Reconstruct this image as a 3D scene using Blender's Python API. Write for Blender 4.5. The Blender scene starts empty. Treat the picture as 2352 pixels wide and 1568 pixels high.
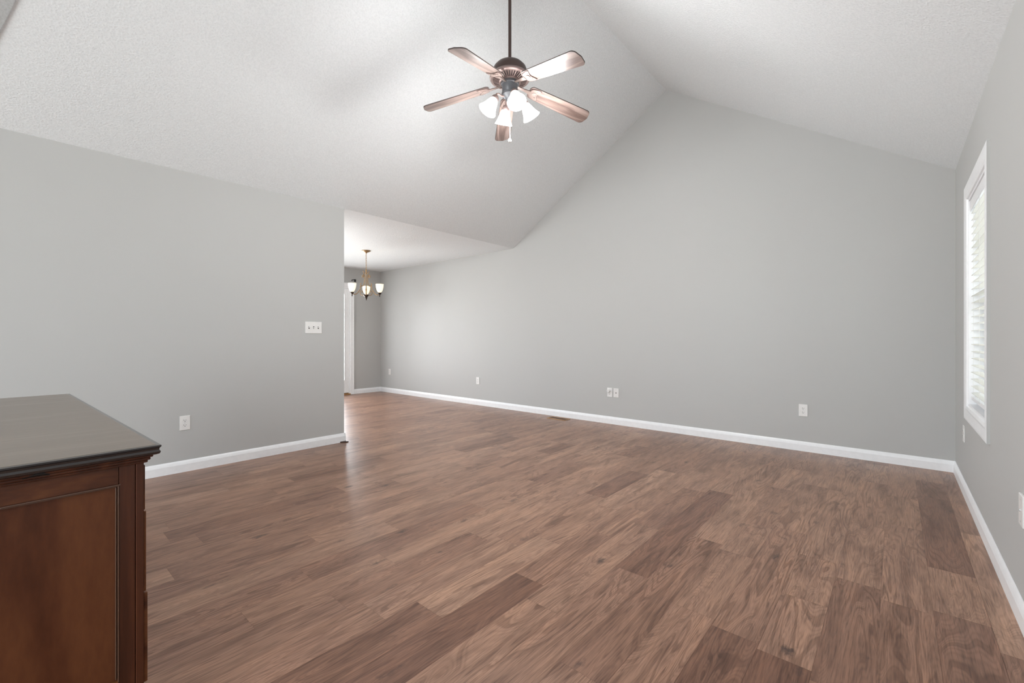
import bpy, bmesh, math, random
from mathutils import Vector, Matrix, noise
R = math.radians
C = bpy.context.scene.collection
scn = bpy.context.scene

# ------------------------------------------------------------------ camera, sky, daylight, exposure
CAM_H = 1.083
YAW = 0.71712
cam = bpy.data.cameras.new('camera')
cam.sensor_width = 36.0
cam.lens = 36.0 * 1011.28 / 2352.0
cam.shift_y = -7.4 / 2352.0
cam.clip_start = 0.02
co = bpy.data.objects.new('camera', cam)
co.location = (0, 0, CAM_H)
co.rotation_euler = (R(90), 0, YAW)
C.objects.link(co)
scn.camera = co

world = bpy.data.worlds.new('sky')
scn.world = world
world.use_nodes = True
wn = world.node_tree
wn.nodes.clear()
wo = wn.nodes.new('ShaderNodeOutputWorld')
wb = wn.nodes.new('ShaderNodeBackground')
ws = wn.nodes.new('ShaderNodeTexSky')
ws.sky_type = 'HOSEK_WILKIE'
ws.sun_direction = (0.10, -0.62, 0.78)
ws.turbidity = 4.0
ws.ground_albedo = 0.4
wn.links.new(ws.outputs[0], wb.inputs[0])
wb.inputs[1].default_value = 6.0
wn.links.new(wb.outputs[0], wo.inputs[0])


def area(name, loc, rot, sx, sy, power, col=(1, 1, 1), spread=180):
    l = bpy.data.lights.new(name, 'AREA')
    l.shape = 'RECTANGLE'
    l.size, l.size_y, l.energy, l.color = sx, sy, power, col
    l.spread = R(spread)
    o = bpy.data.objects.new(name, l)
    o.location, o.rotation_euler = loc, rot
    C.objects.link(o)
    return o


# daylight at patio door and side window; rear and kitchen lamps are added fill
area('fill_rear_left', (-3.25, -2.92, 1.3), (R(92), 0, 0), 1.5, 2.0, 34, (0.93, 0.975, 1.0))
area('fill_rear_right', (-0.85, -2.92, 1.3), (R(92), 0, 0), 1.5, 2.0, 106, (0.93, 0.975, 1.0))
area('daylight_patio_door', (-8.12, 3.45, 1.15), (0, R(-90), 0), 1.8, 1.6, 130, (0.96, 0.985, 1.0))
area('fill_kitchen', (-6.2, 0.62, 1.5), (R(90), 0, 0), 1.6, 1.0, 16, (0.98, 0.99, 1.0))

area('daylight_side_window', (0.62, 3.8, 1.35), (0, R(90), 0), 1.35, 0.85, 13, (0.94, 0.98, 1.0))
kl = bpy.data.lights.new('fill_kitchen_point', 'POINT')  # unseen fill lamp added to brighten the far dining wall
kl.energy, kl.shadow_soft_size, kl.color = 42, 0.12, (1.0, 0.985, 0.97)
ko = bpy.data.objects.new('fill_kitchen_point', kl)
ko.location = (-5.9, 2.1, 1.7)
C.objects.link(ko)

sun = bpy.data.lights.new('sun', 'SUN')
sun.energy, sun.angle, sun.color = 3.5, R(1.5), (1.0, 0.97, 0.92)
so = bpy.data.objects.new('sun', sun)
so.rotation_euler = Vector((0.10, -0.62, 0.78)).to_track_quat('Z', 'Y').to_euler()
so.location = (2, -8, 9)
C.objects.link(so)

scn.view_settings.view_transform = 'Standard'
scn.view_settings.look = 'None'
scn.view_settings.gamma = 1.0
scn.view_settings.use_curve_mapping = False
scn.view_settings.exposure = 0.0

# ------------------------------------------------------------------ measurements (metres)
XR, YB, XL, YP, XD = 0.363, 5.029, -4.361, 2.322, -7.946
XM, ZR, HC = -2.012, 3.963, 2.44
YREAR = -3.0
SLOPE_L = (ZR - HC) / (XM - XL)
SLOPE_R = (ZR - HC) / (XR - XM)
WT = 0.12


# ------------------------------------------------------------------ node helpers
class NT:
    def __init__(self, name):
        self.m = bpy.data.materials.new(name)
        self.m.use_nodes = True
        self.t = self.m.node_tree
        self.b = self.t.nodes['Principled BSDF']
        self.out = self.t.nodes['Material Output']

    def n(self, kind, **kw):
        x = self.t.nodes.new(kind)
        for k, v in kw.items():
            setattr(x, k, v)
        return x

    def l(self, a, b):
        self.t.links.new(a, b)

    def math(self, op, a, b=None, c=None, clamp=False):
        x = self.n('ShaderNodeMath', operation=op)
        x.use_clamp = clamp
        for i, v in enumerate((a, b, c)):
            if v is None:
                continue
            if isinstance(v, (int, float)):
                x.inputs[i].default_value = v
            else:
                self.l(v, x.inputs[i])
        return x.outputs[0]

    def noise(self, vec, scale, detail=2, rough=0.5, dist=0.0):
        x = self.n('ShaderNodeTexNoise')
        x.inputs['Scale'].default_value = scale
        x.inputs['Detail'].default_value = detail
        x.inputs['Roughness'].default_value = rough
        x.inputs['Distortion'].default_value = dist
        if vec is not None:
            self.l(vec, x.inputs['Vector'])
        return x.outputs[0]

    def mapping(self, vec, scale=(1, 1, 1), rot=(0, 0, 0)):
        x = self.n('ShaderNodeMapping')
        x.inputs['Scale'].default_value = scale
        x.inputs['Rotation'].default_value = rot
        self.l(vec, x.inputs['Vector'])
        return x.outputs[0]

    def ramp(self, fac, stops, interp='LINEAR'):
        x = self.n('ShaderNodeValToRGB')
        x.color_ramp.interpolation = interp
        e = x.color_ramp.elements
        while len(e) < len(stops):
            e.new(0.5)
        for i, (p, c) in enumerate(stops):
            e[i].position = p
            e[i].color = (c[0], c[1], c[2], 1)
        self.l(fac, x.inputs[0])
        return x.outputs[0]

    def mix(self, fac, a, b, mode='MIX'):
        x = self.n('ShaderNodeMix', data_type='RGBA', blend_type=mode)
        for i, v in ((0, fac), (6, a), (7, b)):
            if isinstance(v, (int, float)):
                x.inputs[i].default_value = v
            elif isinstance(v, tuple):
                x.inputs[i].default_value = (v[0], v[1], v[2], 1)
            else:
                self.l(v, x.inputs[i])
        return x.outputs[2]

    def bump(self, h, strength=0.2, dist=0.01):
        x = self.n('ShaderNodeBump')
        x.inputs['Strength'].default_value = strength
        x.inputs['Distance'].default_value = dist
        self.l(h, x.inputs['Height'])
        self.l(x.outputs[0], self.b.inputs['Normal'])

    def coord(self, which='Object'):
        return self.n('ShaderNodeTexCoord').outputs[which]


def simple(name, col, rough=0.5, metal=0.0, coat=0.0, nscale=0, nstr=0.05, spec=0.5):
    k = NT(name)
    b = k.b
    b.inputs['Base Color'].default_value = (*col, 1)
    b.inputs['Roughness'].default_value = rough
    b.inputs['Metallic'].default_value = metal
    b.inputs['Coat Weight'].default_value = coat
    b.inputs['Specular IOR Level'].default_value = spec
    f = k.noise(k.coord(), nscale or 30, 3)
    lo = tuple(c * 0.94 for c in col)
    k.l(k.mix(f, lo, tuple(min(1, c * 1.05) for c in col)), b.inputs['Base Color'])
    if nscale:
        k.bump(f, nstr, 0.002)
    return k.m


def mat_wall():
    k = NT('wall_paint')
    co_ = k.coord()
    big = k.noise(co_, 0.7, 2)
    col = k.mix(big, (0.480, 0.482, 0.470), (0.510, 0.512, 0.500))
    k.l(col, k.b.inputs['Base Color'])
    k.b.inputs['Roughness'].default_value = 0.6
    k.b.inputs['Specular IOR Level'].default_value = 0.25
    k.bump(k.noise(co_, 180, 3, 0.6), 0.05, 0.002)
    return k.m


def mat_ceiling(name='textured_ceiling', lo=(0.70, 0.725, 0.735), hi=(0.79, 0.815, 0.825)):
    k = NT(name)
    co_ = k.coord()
    a = k.noise(co_, 75, 4, 0.65)
    v = k.n('ShaderNodeTexVoronoi')
    v.inputs['Scale'].default_value = 95
    k.l(co_, v.inputs['Vector'])
    h = k.math('MULTIPLY_ADD', v.outputs['Distance'], 0.6, a)
    col = k.ramp(h, [(0.35, lo), (0.95, hi)])
    k.l(col, k.b.inputs['Base Color'])
    k.b.inputs['Roughness'].default_value = 0.85
    k.b.inputs['Specular IOR Level'].default_value = 0.2
    k.bump(h, 0.5, 0.006)
    return k.m


def mat_floor():
    k = NT('laminate_planks')
    co_ = k.coord()
    at = k.n('ShaderNodeAttribute', attribute_name='plank')
    sp = k.n('ShaderNodeSeparateColor')
    k.l(at.outputs['Color'], sp.inputs[0])
    tone, off1, off2 = sp.outputs[0], sp.outputs[1], sp.outputs[2]
    ofs = k.n('ShaderNodeCombineXYZ')
    k.l(k.math('MULTIPLY', off1, 37.0), ofs.inputs[0])
    k.l(k.math('MULTIPLY', off2, 53.0), ofs.inputs[1])
    k.l(k.math('MULTIPLY', off1, 11.0), ofs.inputs[2])
    add = k.n('ShaderNodeVectorMath', operation='ADD')
    k.l(co_, add.inputs[0])
    k.l(ofs.outputs[0], add.inputs[1])
    p = add.outputs[0]
    # long grain figure: contour lines of a stretched noise
    st = k.mapping(p, (8.0, 0.85, 1.0))
    fig = k.noise(st, 1.0, 2, 0.45, 0.9)
    rings = k.math('SINE', k.math('MULTIPLY', fig, 85.0))
    rings = k.math('MULTIPLY_ADD', rings, 0.5, 0.5)
    fine = k.noise(k.mapping(p, (210, 9, 1)), 1.0, 3, 0.6)
    soft = k.noise(k.mapping(p, (14, 2.2, 1)), 1.0, 4, 0.6)
    # knots
    vor = k.n('ShaderNodeTexVoronoi')
    vor.inputs['Scale'].default_value = 1.0
    k.l(k.mapping(p, (7.5, 3.0, 1)), vor.inputs['Vector'])
    wob = k.math('MULTIPLY_ADD', k.noise(k.mapping(p, (34, 16, 1)), 1.0, 4, 0.65), 0.55, -0.24)
    kd = k.math('ADD', vor.outputs['Distance'], wob)
    knot = k.n('ShaderNodeMapRange')
    knot.inputs['From Min'].default_value = 0.17
    knot.inputs['From Max'].default_value = 0.02
    k.l(kd, knot.inputs['Value'])
    kn = k.math('MULTIPLY', knot.outputs[0], k.math('GREATER_THAN', off2, 0.18))
    # colour
    base = k.ramp(tone, [(0.0, (0.165, 0.080, 0.052)), (0.3, (0.260, 0.142, 0.095)),
                         (0.65, (0.345, 0.200, 0.135)), (1.0, (0.405, 0.255, 0.180))])
    patch = k.noise(k.mapping(p, (3.2, 1.1, 1)), 1.0, 3, 0.6)
    base = k.mix(k.math('MULTIPLY', k.math('SUBTRACT', patch, 0.42, clamp=True), 2.2, clamp=True), base, (0.235, 0.130, 0.093))
    g1 = k.ramp(soft, [(0.30, (0.62, 0.58, 0.56)), (0.50, (1.0, 1.0, 1.0)), (0.72, (1.20, 1.18, 1.14))])
    c = k.mix(1.0, base, g1, 'MULTIPLY')
    g2 = k.ramp(rings, [(0.0, (0.70, 0.66, 0.64)), (0.40, (1.0, 1.0, 1.0)), (1.0, (1.08, 1.08, 1.08))])
    amp = k.noise(k.mapping(p, (5, 1.3, 1)), 1.0, 2)
    c = k.mix(k.math('MULTIPLY', k.math('SUBTRACT', amp, 0.30, clamp=True), 3.2, clamp=True), c, g2, 'MULTIPLY')
    pore = k.math('SINE', k.math('MULTIPLY', fig, 330.0))
    g4 = k.ramp(k.math('MULTIPLY_ADD', pore, 0.5, 0.5), [(0.0, (0.78, 0.75, 0.74)), (0.5, (1.0, 1.0, 1.0)), (1.0, (1.07, 1.07, 1.07))])
    c = k.mix(0.55, c, g4, 'MULTIPLY')
    g3 = k.ramp(fine, [(0.32, (0.62, 0.59, 0.58)), (0.50, (1.0, 1.0, 1.0)), (0.72, (1.22, 1.21, 1.20))])
    c = k.mix(0.9, c, g3, 'MULTIPLY')
    c = k.mix(k.math('MULTIPLY', kn, 0.85), c, (0.060, 0.036, 0.030))
    k.l(c, k.b.inputs['Base Color'])
    rr = k.math('MULTIPLY_ADD', fine, 0.16, 0.24)
    k.l(rr, k.b.inputs['Roughness'])
    k.b.inputs['Specular IOR Level'].default_value = 0.36
    k.bump(k.math('MULTIPLY_ADD', rings, 0.3, fine), 0.10, 0.0012)
    return k.m


def mat_wood(name, dark, mid, light, scale=(14, 14, 1.6), rough=0.32, coat=0.3, fig=40.0, spec=0.5):
    k = NT(name)
    p = k.coord()
    f = k.noise(k.mapping(p, tuple(s * 0.45 for s in scale)), 1.0, 3, 0.55, 0.6)
    r = k.math('MULTIPLY_ADD', k.math('SINE', k.math('MULTIPLY', f, fig)), 0.5, 0.5)
    g = k.noise(k.mapping(p, tuple(s * 7 for s in scale)), 1.0, 3, 0.6)
    v = k.math('ADD', k.math('MULTIPLY', r, 0.35), k.math('MULTIPLY', g, 0.35))
    v = k.math('ADD', v, k.math('MULTIPLY', f, 0.4))
    c = k.ramp(v, [(0.30, dark), (0.52, mid), (0.80, light)])
    sc = k.noise(k.mapping(p, (9, 9, 30)), 1.0, 6, 0.7)
    c = k.mix(k.math('MULTIPLY', k.math('GREATER_THAN', sc, 0.80), 0.6), c, (0.5, 0.42, 0.34))
    k.l(c, k.b.inputs['Base Color'])
    k.b.inputs['Roughness'].default_value = rough
    k.b.inputs['Coat Weight'].default_value = coat
    k.b.inputs['Coat Roughness'].default_value = 0.25
    k.b.inputs['Specular IOR Level'].default_value = spec
    k.bump(g, 0.04, 0.001)
    return k.m


def mat_glow(name, col, strength, base=(0.95, 0.95, 0.93)):
    k = NT(name)
    b = k.b
    b.inputs['Base Color'].default_value = (*base, 1)
    b.inputs['Roughness'].default_value = 0.25
    f = k.noise(k.coord(), 14, 4, 0.65)
    k.l(k.mix(f, tuple(c * 0.86 for c in col), col), b.inputs['Emission Color'])
    b.inputs['Emission Strength'].default_value = strength
    return k.m


def mat_glass():
    k = NT('clear_glass')
    t = k.n('ShaderNodeBsdfTransparent')
    g = k.n('ShaderNodeBsdfGlossy')
    g.inputs['Roughness'].default_value = 0.03
    fr = k.n('ShaderNodeFresnel')
    mx = k.n('ShaderNodeMixShader')
    k.l(k.math('MULTIPLY', fr.outputs[0], 0.7), mx.inputs[0])
    k.l(t.outputs[0], mx.inputs[1])
    k.l(g.outputs[0], mx.inputs[2])
    k.l(mx.outputs[0], k.out.inputs[0])
    return k.m


def mat_blind():
    k = NT('blind_slat')
    b = k.b
    f = k.noise(k.coord(), 5, 2)
    k.l(k.mix(f, (0.90, 0.89, 0.86), (0.93, 0.92, 0.89)), b.inputs['Base Color'])
    b.inputs['Roughness'].default_value = 0.4
    tr = k.n('ShaderNodeBsdfTranslucent')
    tr.inputs[0].default_value = (0.93, 0.93, 0.88, 1)
    mx = k.n('ShaderNodeMixShader')
    mx.inputs[0].default_value = 0.45
    k.l(b.outputs[0], mx.inputs[1])
    k.l(tr.outputs[0], mx.inputs[2])
    k.l(mx.outputs[0], k.out.inputs[0])
    return k.m


M = dict(
    wall=mat_wall(), ceil=mat_ceiling(), ceil_shade=mat_ceiling('shaded_ceiling_grey', (0.40, 0.41, 0.41), (0.47, 0.48, 0.48)), floor=mat_floor(),  # second ceiling tone is a grey copy with the corner shade painted in
    trim=simple('white_trim_paint', (0.90, 0.91, 0.92), 0.32),
    plate=simple('white_plastic', (0.80, 0.79, 0.77), 0.3),
    slot=simple('dark_slot', (0.05, 0.05, 0.05), 0.6),
    blade=mat_wood('washed_fan_blade', (0.070, 0.047, 0.040), (0.130, 0.094, 0.082), (0.200, 0.152, 0.134), (2.6, 26, 26), 0.30, 0.35, 26),
    blade_edge=simple('dark_edge', (0.06, 0.045, 0.04), 0.5),
    bronze=simple('oiled_bronze', (0.075, 0.048, 0.042), 0.38, 0.55),
    housing=simple('brushed_bronze', (0.26, 0.19, 0.175), 0.34, 0.6),
    iron=simple('pale_bronze', (0.23, 0.175, 0.155), 0.35, 0.5),
    gunmetal=simple('grey_metal', (0.12, 0.125, 0.135), 0.4, 0.4),
    vent=simple('vent_dark', (0.035, 0.022, 0.02), 0.7),
    brass=simple('antique_gold', (0.36, 0.235, 0.125), 0.38, 0.6),
    rust=simple('dark_bronze_finial', (0.045, 0.03, 0.022), 0.4, 0.5),
    chain=simple('silver_chain', (0.6, 0.6, 0.6), 0.3, 0.6),
    bulb=mat_glow('fan_glass', (1.0, 0.99, 0.97), 2.2, (0.5, 0.5, 0.5)),
    warm=mat_glow('chandelier_glass', (1.0, 0.88, 0.66), 0.95, (0.7, 0.62, 0.5)),
    glass=mat_glass(), blind=mat_blind(),
    panel=mat_wood('cherry_panel', (0.050, 0.013, 0.004), (0.088, 0.026, 0.009), (0.145, 0.050, 0.018), (8, 8, 2.2), 0.42, 0.10, 16, 0.3),
    stile=mat_wood('cherry_stile', (0.040, 0.011, 0.004), (0.070, 0.020, 0.008), (0.110, 0.036, 0.014), (16, 16, 1.2), 0.38, 0.15, 20, 0.35),
    rail=mat_wood('cherry_rail', (0.055, 0.015, 0.005), (0.10, 0.031, 0.011), (0.18, 0.064, 0.022), (7, 5, 16), 0.38, 0.15, 14, 0.35),
    top=mat_wood('dark_top', (0.115, 0.080, 0.056), (0.165, 0.122, 0.088), (0.20, 0.152, 0.112), (26, 3.0, 26), 0.40, 0.5, 9, 0.7),
    bead=simple('glinting_bead', (0.10, 0.052, 0.034), 0.25, 0, 0.6),  # glossy bead, base colour lightened to paint in its reflection
    edge=simple('black_brown_edge', (0.018, 0.014, 0.014), 0.28, 0, 0.6),
    gold=simple('brass_strip', (0.50, 0.30, 0.13), 0.4, 0.6),
    ventbrown=simple('brown_register', (0.16, 0.08, 0.04), 0.45, 0.3),
    pale_ground=simple('bounce_ground', (0.74, 0.70, 0.55), 0.9),  # pale tone made up to bounce light onto the blind slats
    siding=simple('pale_siding', (0.62, 0.68, 0.74), 0.8),
    black=simple('black_metal', (0.015, 0.015, 0.015), 0.4, 0.3),
)


# ------------------------------------------------------------------ mesh builder
class MB:
    def __init__(self, origin=(0, 0, 0)):
        self.bm = bmesh.new()
        self.o = Vector(origin)

    def face(self, pts):
        try:
            self.bm.faces.new([self.bm.verts.new(p) for p in pts])
        except ValueError:
            pass
        return self

    def box(self, x0, x1, y0, y1, z0, z1, mx=None):
        vs = [Vector((x, y, z)) for z in (z0, z1) for y in (y0, y1) for x in (x0, x1)]
        if mx is not None:
            vs = [mx @ v for v in vs]
        v = [self.bm.verts.new(p) for p in vs]
        for f in ((0, 2, 3, 1), (4, 5, 7, 6), (0, 1, 5, 4), (2, 6, 7, 3), (0, 4, 6, 2), (1, 3, 7, 5)):
            self.bm.faces.new([v[i] for i in f])
        return self

    def prism(self, outline, z0, z1, mx=None):
        a = [Vector((x, y, z0)) for x, y in outline]
        b = [Vector((x, y, z1)) for x, y in outline]
        if mx is not None:
            a = [mx @ p for p in a]
            b = [mx @ p for p in b]
        va = [self.bm.verts.new(p) for p in a]
        vb = [self.bm.verts.new(p) for p in b]
        n = len(va)
        self.bm.faces.new(list(reversed(va)))
        self.bm.faces.new(vb)
        for i in range(n):
            j = (i + 1) % n
            self.bm.faces.new([va[i], va[j], vb[j], vb[i]])
        return self

    def lathe(self, prof, seg=32, mx=None, close=False):
        rings = []
        for r, z in prof:
            ring = []
            for i in range(seg):
                a = 2 * math.pi * i / seg
                p = Vector((max(r, 1e-4) * math.cos(a), max(r, 1e-4) * math.sin(a), z))
                ring.append(self.bm.verts.new(mx @ p if mx is not None else p))
            rings.append(ring)
        for k in range(len(rings) - 1):
            for i in range(seg):
                j = (i + 1) % seg
                self.bm.faces.new([rings[k][i], rings[k][j], rings[k + 1][j], rings[k + 1][i]])
        if close:
            self.bm.faces.new(rings[0][::-1])
            self.bm.faces.new(rings[-1])
        return self

    def tube(self, pts, r, seg=10, mx=None, rads=None):
        pts = [Vector(p) for p in pts]
        rings = []
        up = None
        for i, p in enumerate(pts):
            d = (pts[min(i + 1, len(pts) - 1)] - pts[max(i - 1, 0)]).normalized()
            if up is None:
                up = Vector((0, 0, 1)) if abs(d.z) < 0.9 else Vector((1, 0, 0))
            s = d.cross(up).normalized()
            up = s.cross(d).normalized()
            rr = rads[i] if rads else r
            ring = []
            for k in range(seg):
                a = 2 * math.pi * k / seg
                q = p + s * math.cos(a) * rr + up * math.sin(a) * rr
                ring.append(self.bm.verts.new(mx @ q if mx is not None else q))
            rings.append(ring)
        for k in range(len(rings) - 1):
            for i in range(seg):
                j = (i + 1) % seg
                self.bm.faces.new([rings[k][i], rings[k][j], rings[k + 1][j], rings[k + 1][i]])
        self.bm.faces.new(rings[0][::-1])
        self.bm.faces.new(rings[-1])
        return self

    def sweep(self, prof, a, b, nrm):
        """extrude a 2D profile (out, up) from a to b along a wall whose inward normal is nrm"""
        a, b, nrm = Vector(a), Vector(b), Vector(nrm)
        va = [self.bm.verts.new(a + nrm * o + Vector((0, 0, u))) for o, u in prof]
        vb = [self.bm.verts.new(b + nrm * o + Vector((0, 0, u))) for o, u in prof]
        n = len(prof)
        for i in range(n):
            j = (i + 1) % n
            self.bm.faces.new([va[i], va[j], vb[j], vb[i]])
        self.bm.faces.new(va[::-1])
        self.bm.faces.new(vb)
        return self

    def build(self, name, mat, parent=None, smooth=False, bevel=0.0, seg=2, angle=40):
        bmesh.ops.recalc_face_normals(self.bm, faces=self.bm.faces)
        me = bpy.data.meshes.new(name)
        self.bm.to_mesh(me)
        self.bm.free()
        me.materials.append(mat)
        o = bpy.data.objects.new(name, me)
        C.objects.link(o)
        if parent is not None:
            o.parent = parent
        if smooth:
            for p in me.polygons:
                p.use_smooth = True
            me.set_sharp_from_angle(angle=R(angle))
        if bevel:
            md = o.modifiers.new('bevel', 'BEVEL')
            md.width, md.segments = bevel, seg
            md.limit_method = 'ANGLE'
        return o


def thing(name, loc, label, cat, group=None, rz=0.0):
    o = bpy.data.objects.new(name, None)
    o.location = loc
    o.rotation_euler = (0, 0, rz)
    o.empty_display_size = 0.05
    C.objects.link(o)
    return tag(o, label, cat, group)


def tag(o, label, cat, group=None):
    o['label'] = label
    o['category'] = cat
    if group:
        o['group'] = group
    return o


def struct(o):
    o['kind'] = 'structure'
    return o


# ------------------------------------------------------------------ setting: floor of planks
def build_floor():
    random.seed(11)
    bm = bmesh.new()
    lay = bm.loops.layers.float_color.new('plank')
    w = 0.1595
    x_edge = 0.112
    # rows of planks running along Y; each strip ends at its own joints
    fixed = {}   # row -> list of (y0, y1, tone)
    def row_of(x):
        return math.floor((x_edge - x) / w)
    fixed[row_of(-1.22)] = [(0.35, 1.545, 0.08)]
    fixed[row_of(-1.53)] = [(2.66, 3.35, 0.18)]
    fixed[row_of(-0.45)] = [(0.7, 1.75, 0.10), (1.75, 2.9, 0.45)]
    fixed[row_of(-0.30)] = [(0.4, 1.72, 0.05)]
    fixed[row_of(-2.1)] = [(0.9, 2.0, 0.30)]
    fixed[row_of(-0.86)] = [(1.9, 3.3, 0.12)]
    r = row_of(XR + 0.1)
    g = 0.0004
    while True:
        xa = x_edge - r * w
        xb = xa - w
        if xa < XD - 0.2:
            break
        y = YREAR - random.uniform(0, 1.0)
        fx = sorted(fixed.get(r, []))
        while y < YB + 0.05:
            L = random.choice((0.45, 0.62, 0.8, 1.0, 1.25))
            for f0, f1, ft in fx:
                if y < f0 and f0 - (y + L) < 0.30 and y + L < f0:
                    L = f0 - y
                if f0 - 1e-6 > y and y + L > f0:
                    L = f0 - y
            tone = min(1, max(0, random.gauss(0.60, 0.11)))
            if random.random() < 0.08:
                tone = random.uniform(0.15, 0.35)
            y1 = y + L
            for f0, f1, ft in fx:
                if y < f0 < y1:
                    y1 = f0
                if abs(y - f0) < 1e-6:
                    y1, tone = f1, ft
            o1, o2 = random.random(), random.random()
            ya, yb = max(y, YREAR), min(y1, YB + 0.05)
            if yb > ya:
                fc = bm.faces.new([bm.verts.new(v) for v in ((xb + g, ya + g, 0), (xa - g, ya + g, 0), (xa - g, yb - g, 0), (xb + g, yb - g, 0))])
                for lp in fc.loops:
                    lp[lay] = (tone, o1, o2, 1)
            y = y1
        r += 1
    # thin dark joint bed just under the planks
    x0, x1 = XD - 0.2, XR + 0.15
    base = [bm.verts.new(v) for v in ((x0, YREAR, -0.0012), (x1, YREAR, -0.0012), (x1, YB + 0.05, -0.0012), (x0, YB + 0.05, -0.0012))]
    f = bm.faces.new(base)
    for lp in f.loops:
        lp[lay] = (0.0, 0.5, 0.1, 1)
    me = bpy.data.meshes.new('floor')
    bm.to_mesh(me)
    bm.free()
    me.materials.append(M['floor'])
    o = bpy.data.objects.new('floor', me)
    C.objects.link(o)
    struct(o)


build_floor()

# ------------------------------------------------------------------ setting: walls
OPY0, OPY1, OPZ0, OPZ1 = 3.395, 4.205, 0.635, 2.005          # side window opening
# back gable wall, living room part and dining part in one plane
gb = [(XR + WT, -0.05), (XR + WT, HC), (XM, ZR + 0.05), (XL, HC), (XD - WT, HC), (XD - WT, -0.05)]
gb = [(XR + WT, -0.05), (XR + WT, HC - SLOPE_R * WT), (XM, ZR), (XL, HC), (XD - WT, HC), (XD - WT, -0.05)]
mxw = Matrix(((1, 0, 0, 0), (0, 0, -1, YB + WT), (0, 1, 0, 0), (0, 0, 0, 1)))
struct(MB().prism(gb, 0, WT, mxw).build('wall_back', M['wall']))
# right wall with window opening
m = MB()
m.box(XR, XR + WT, YREAR, OPY0, -0.05, HC)
m.box(XR, XR + WT, OPY1, YB, -0.05, HC)
m.box(XR, XR + WT, OPY0, OPY1, -0.05, OPZ0).box(XR, XR + WT, OPY0, OPY1, OPZ1, HC)
struct(m.build('wall_right', M['wall']))
# partition on the left
m = MB().box(XL - WT, XL, YREAR, YP, -0.05, HC)
struct(m.build('wall_left', M['wall']))
# far dining wall with patio door opening
DY0, DY1, DZ1 = 2.53, 4.353, 2.06
m = MB()
m.box(XD - WT, XD, 0.5, DY0, -0.05, HC).box(XD - WT, XD, DY1, YB, -0.05, HC).box(XD - WT, XD, DY0, DY1, DZ1, HC)
struct(m.build('wall_far', M['wall']))
# kitchen side wall with a window
m = MB()
m.box(XD, -7.1, 0.38, 0.5, -0.05, HC).box(-5.3, XL - WT, 0.38, 0.5, -0.05, HC)
m.box(-7.1, -5.3, 0.38, 0.5, -0.05, 1.0).box(-7.1, -5.3, 0.38, 0.5, 2.05, HC)
struct(m.build('wall_kitchen', M['wall']))
# rear wall behind the camera; its window openings are added to let light in
m = MB()
for xa, xb in ((XL - WT, -4.05), (-2.45, -1.65), (-0.05, XR + WT)):
    m.box(xa, xb, YREAR - WT, YREAR, -0.05, HC)
for xa, xb in ((-4.05, -2.45), (-1.65, -0.05)):
    m.box(xa, xb, YREAR - WT, YREAR, -0.05, 0.15).box(xa, xb, YREAR - WT, YREAR, 2.36, HC)
struct(m.build('wall_rear', M['wall']))

# ------------------------------------------------------------------ setting: ceilings
T = 0.08
m = MB()
for xa, za, xb, zb in ((XL, HC, XM, ZR), (XM, ZR, XR + 0.10, HC - SLOPE_R * 0.10)):
    pa = [(xa, YREAR, za), (xb, YREAR, zb), (xb, YB + 0.01, zb), (xa, YB + 0.01, za)]
    lo = [m.bm.verts.new(p) for p in pa]
    hi = [m.bm.verts.new((p[0], p[1], p[2] + T)) for p in pa]
    m.bm.faces.new(lo)
    m.bm.faces.new(hi[::-1])
    for i in range(4):
        j = (i + 1) % 4
        m.bm.faces.new([lo[i], lo[j], hi[j], hi[i]])
struct(m.build('ceiling', M['ceil']))
# dining and kitchen flat ceiling
m = MB().box(XD - WT, XL, 0.38, YB + 0.01, HC, HC + T)
struct(m.build('ceiling_dining', M['ceil']))
# panel added under the slope at near left; its grey stands in for shade
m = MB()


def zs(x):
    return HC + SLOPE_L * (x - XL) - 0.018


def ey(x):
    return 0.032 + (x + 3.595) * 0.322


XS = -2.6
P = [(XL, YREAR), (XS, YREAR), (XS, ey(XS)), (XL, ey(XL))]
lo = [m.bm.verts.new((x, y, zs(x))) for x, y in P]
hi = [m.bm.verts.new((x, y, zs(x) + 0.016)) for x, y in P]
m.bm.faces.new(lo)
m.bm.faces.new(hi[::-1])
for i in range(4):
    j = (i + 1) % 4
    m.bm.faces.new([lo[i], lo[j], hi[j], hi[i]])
struct(m.build('ceiling_shade_panel', M['ceil_shade']))
# gable above the rear windows
mxr = Matrix(((1, 0, 0, 0), (0, 0, -1, YREAR), (0, 1, 0, 0), (0, 0, 0, 1)))
struct(MB().prism([(XR + WT, HC - SLOPE_R * WT), (XM, ZR), (XL, HC), (XL - WT, HC)], 0, WT, mxr).build('wall_rear_gable', M['wall']))

# ------------------------------------------------------------------ baseboards
BP = [(0, 0), (0.014, 0), (0.014, 0.062), (0.010, 0.076), (0.007, 0.084), (0.003, 0.092), (0, 0.092)]
struct(MB().sweep(BP, (XR, YB, 0), (XD, YB, 0), (0, -1, 0)).build('baseboard_back', M['trim']))
struct(MB().sweep(BP, (XR, YREAR, 0), (XR, YB, 0), (-1, 0, 0)).build('baseboard_right', M['trim']))
m = MB().sweep(BP, (XL, YREAR, 0), (XL, YP + 0.012, 0), (1, 0, 0))
m.sweep(BP, (XL + 0.012, YP, 0), (XL - WT - 0.012, YP, 0), (0, 1, 0))
struct(m.build('baseboard_left', M['trim']))
struct(MB().sweep(BP, (XD, 4.427, 0), (XD, YB, 0), (1, 0, 0)).build('baseboard_far', M['trim']))
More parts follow.
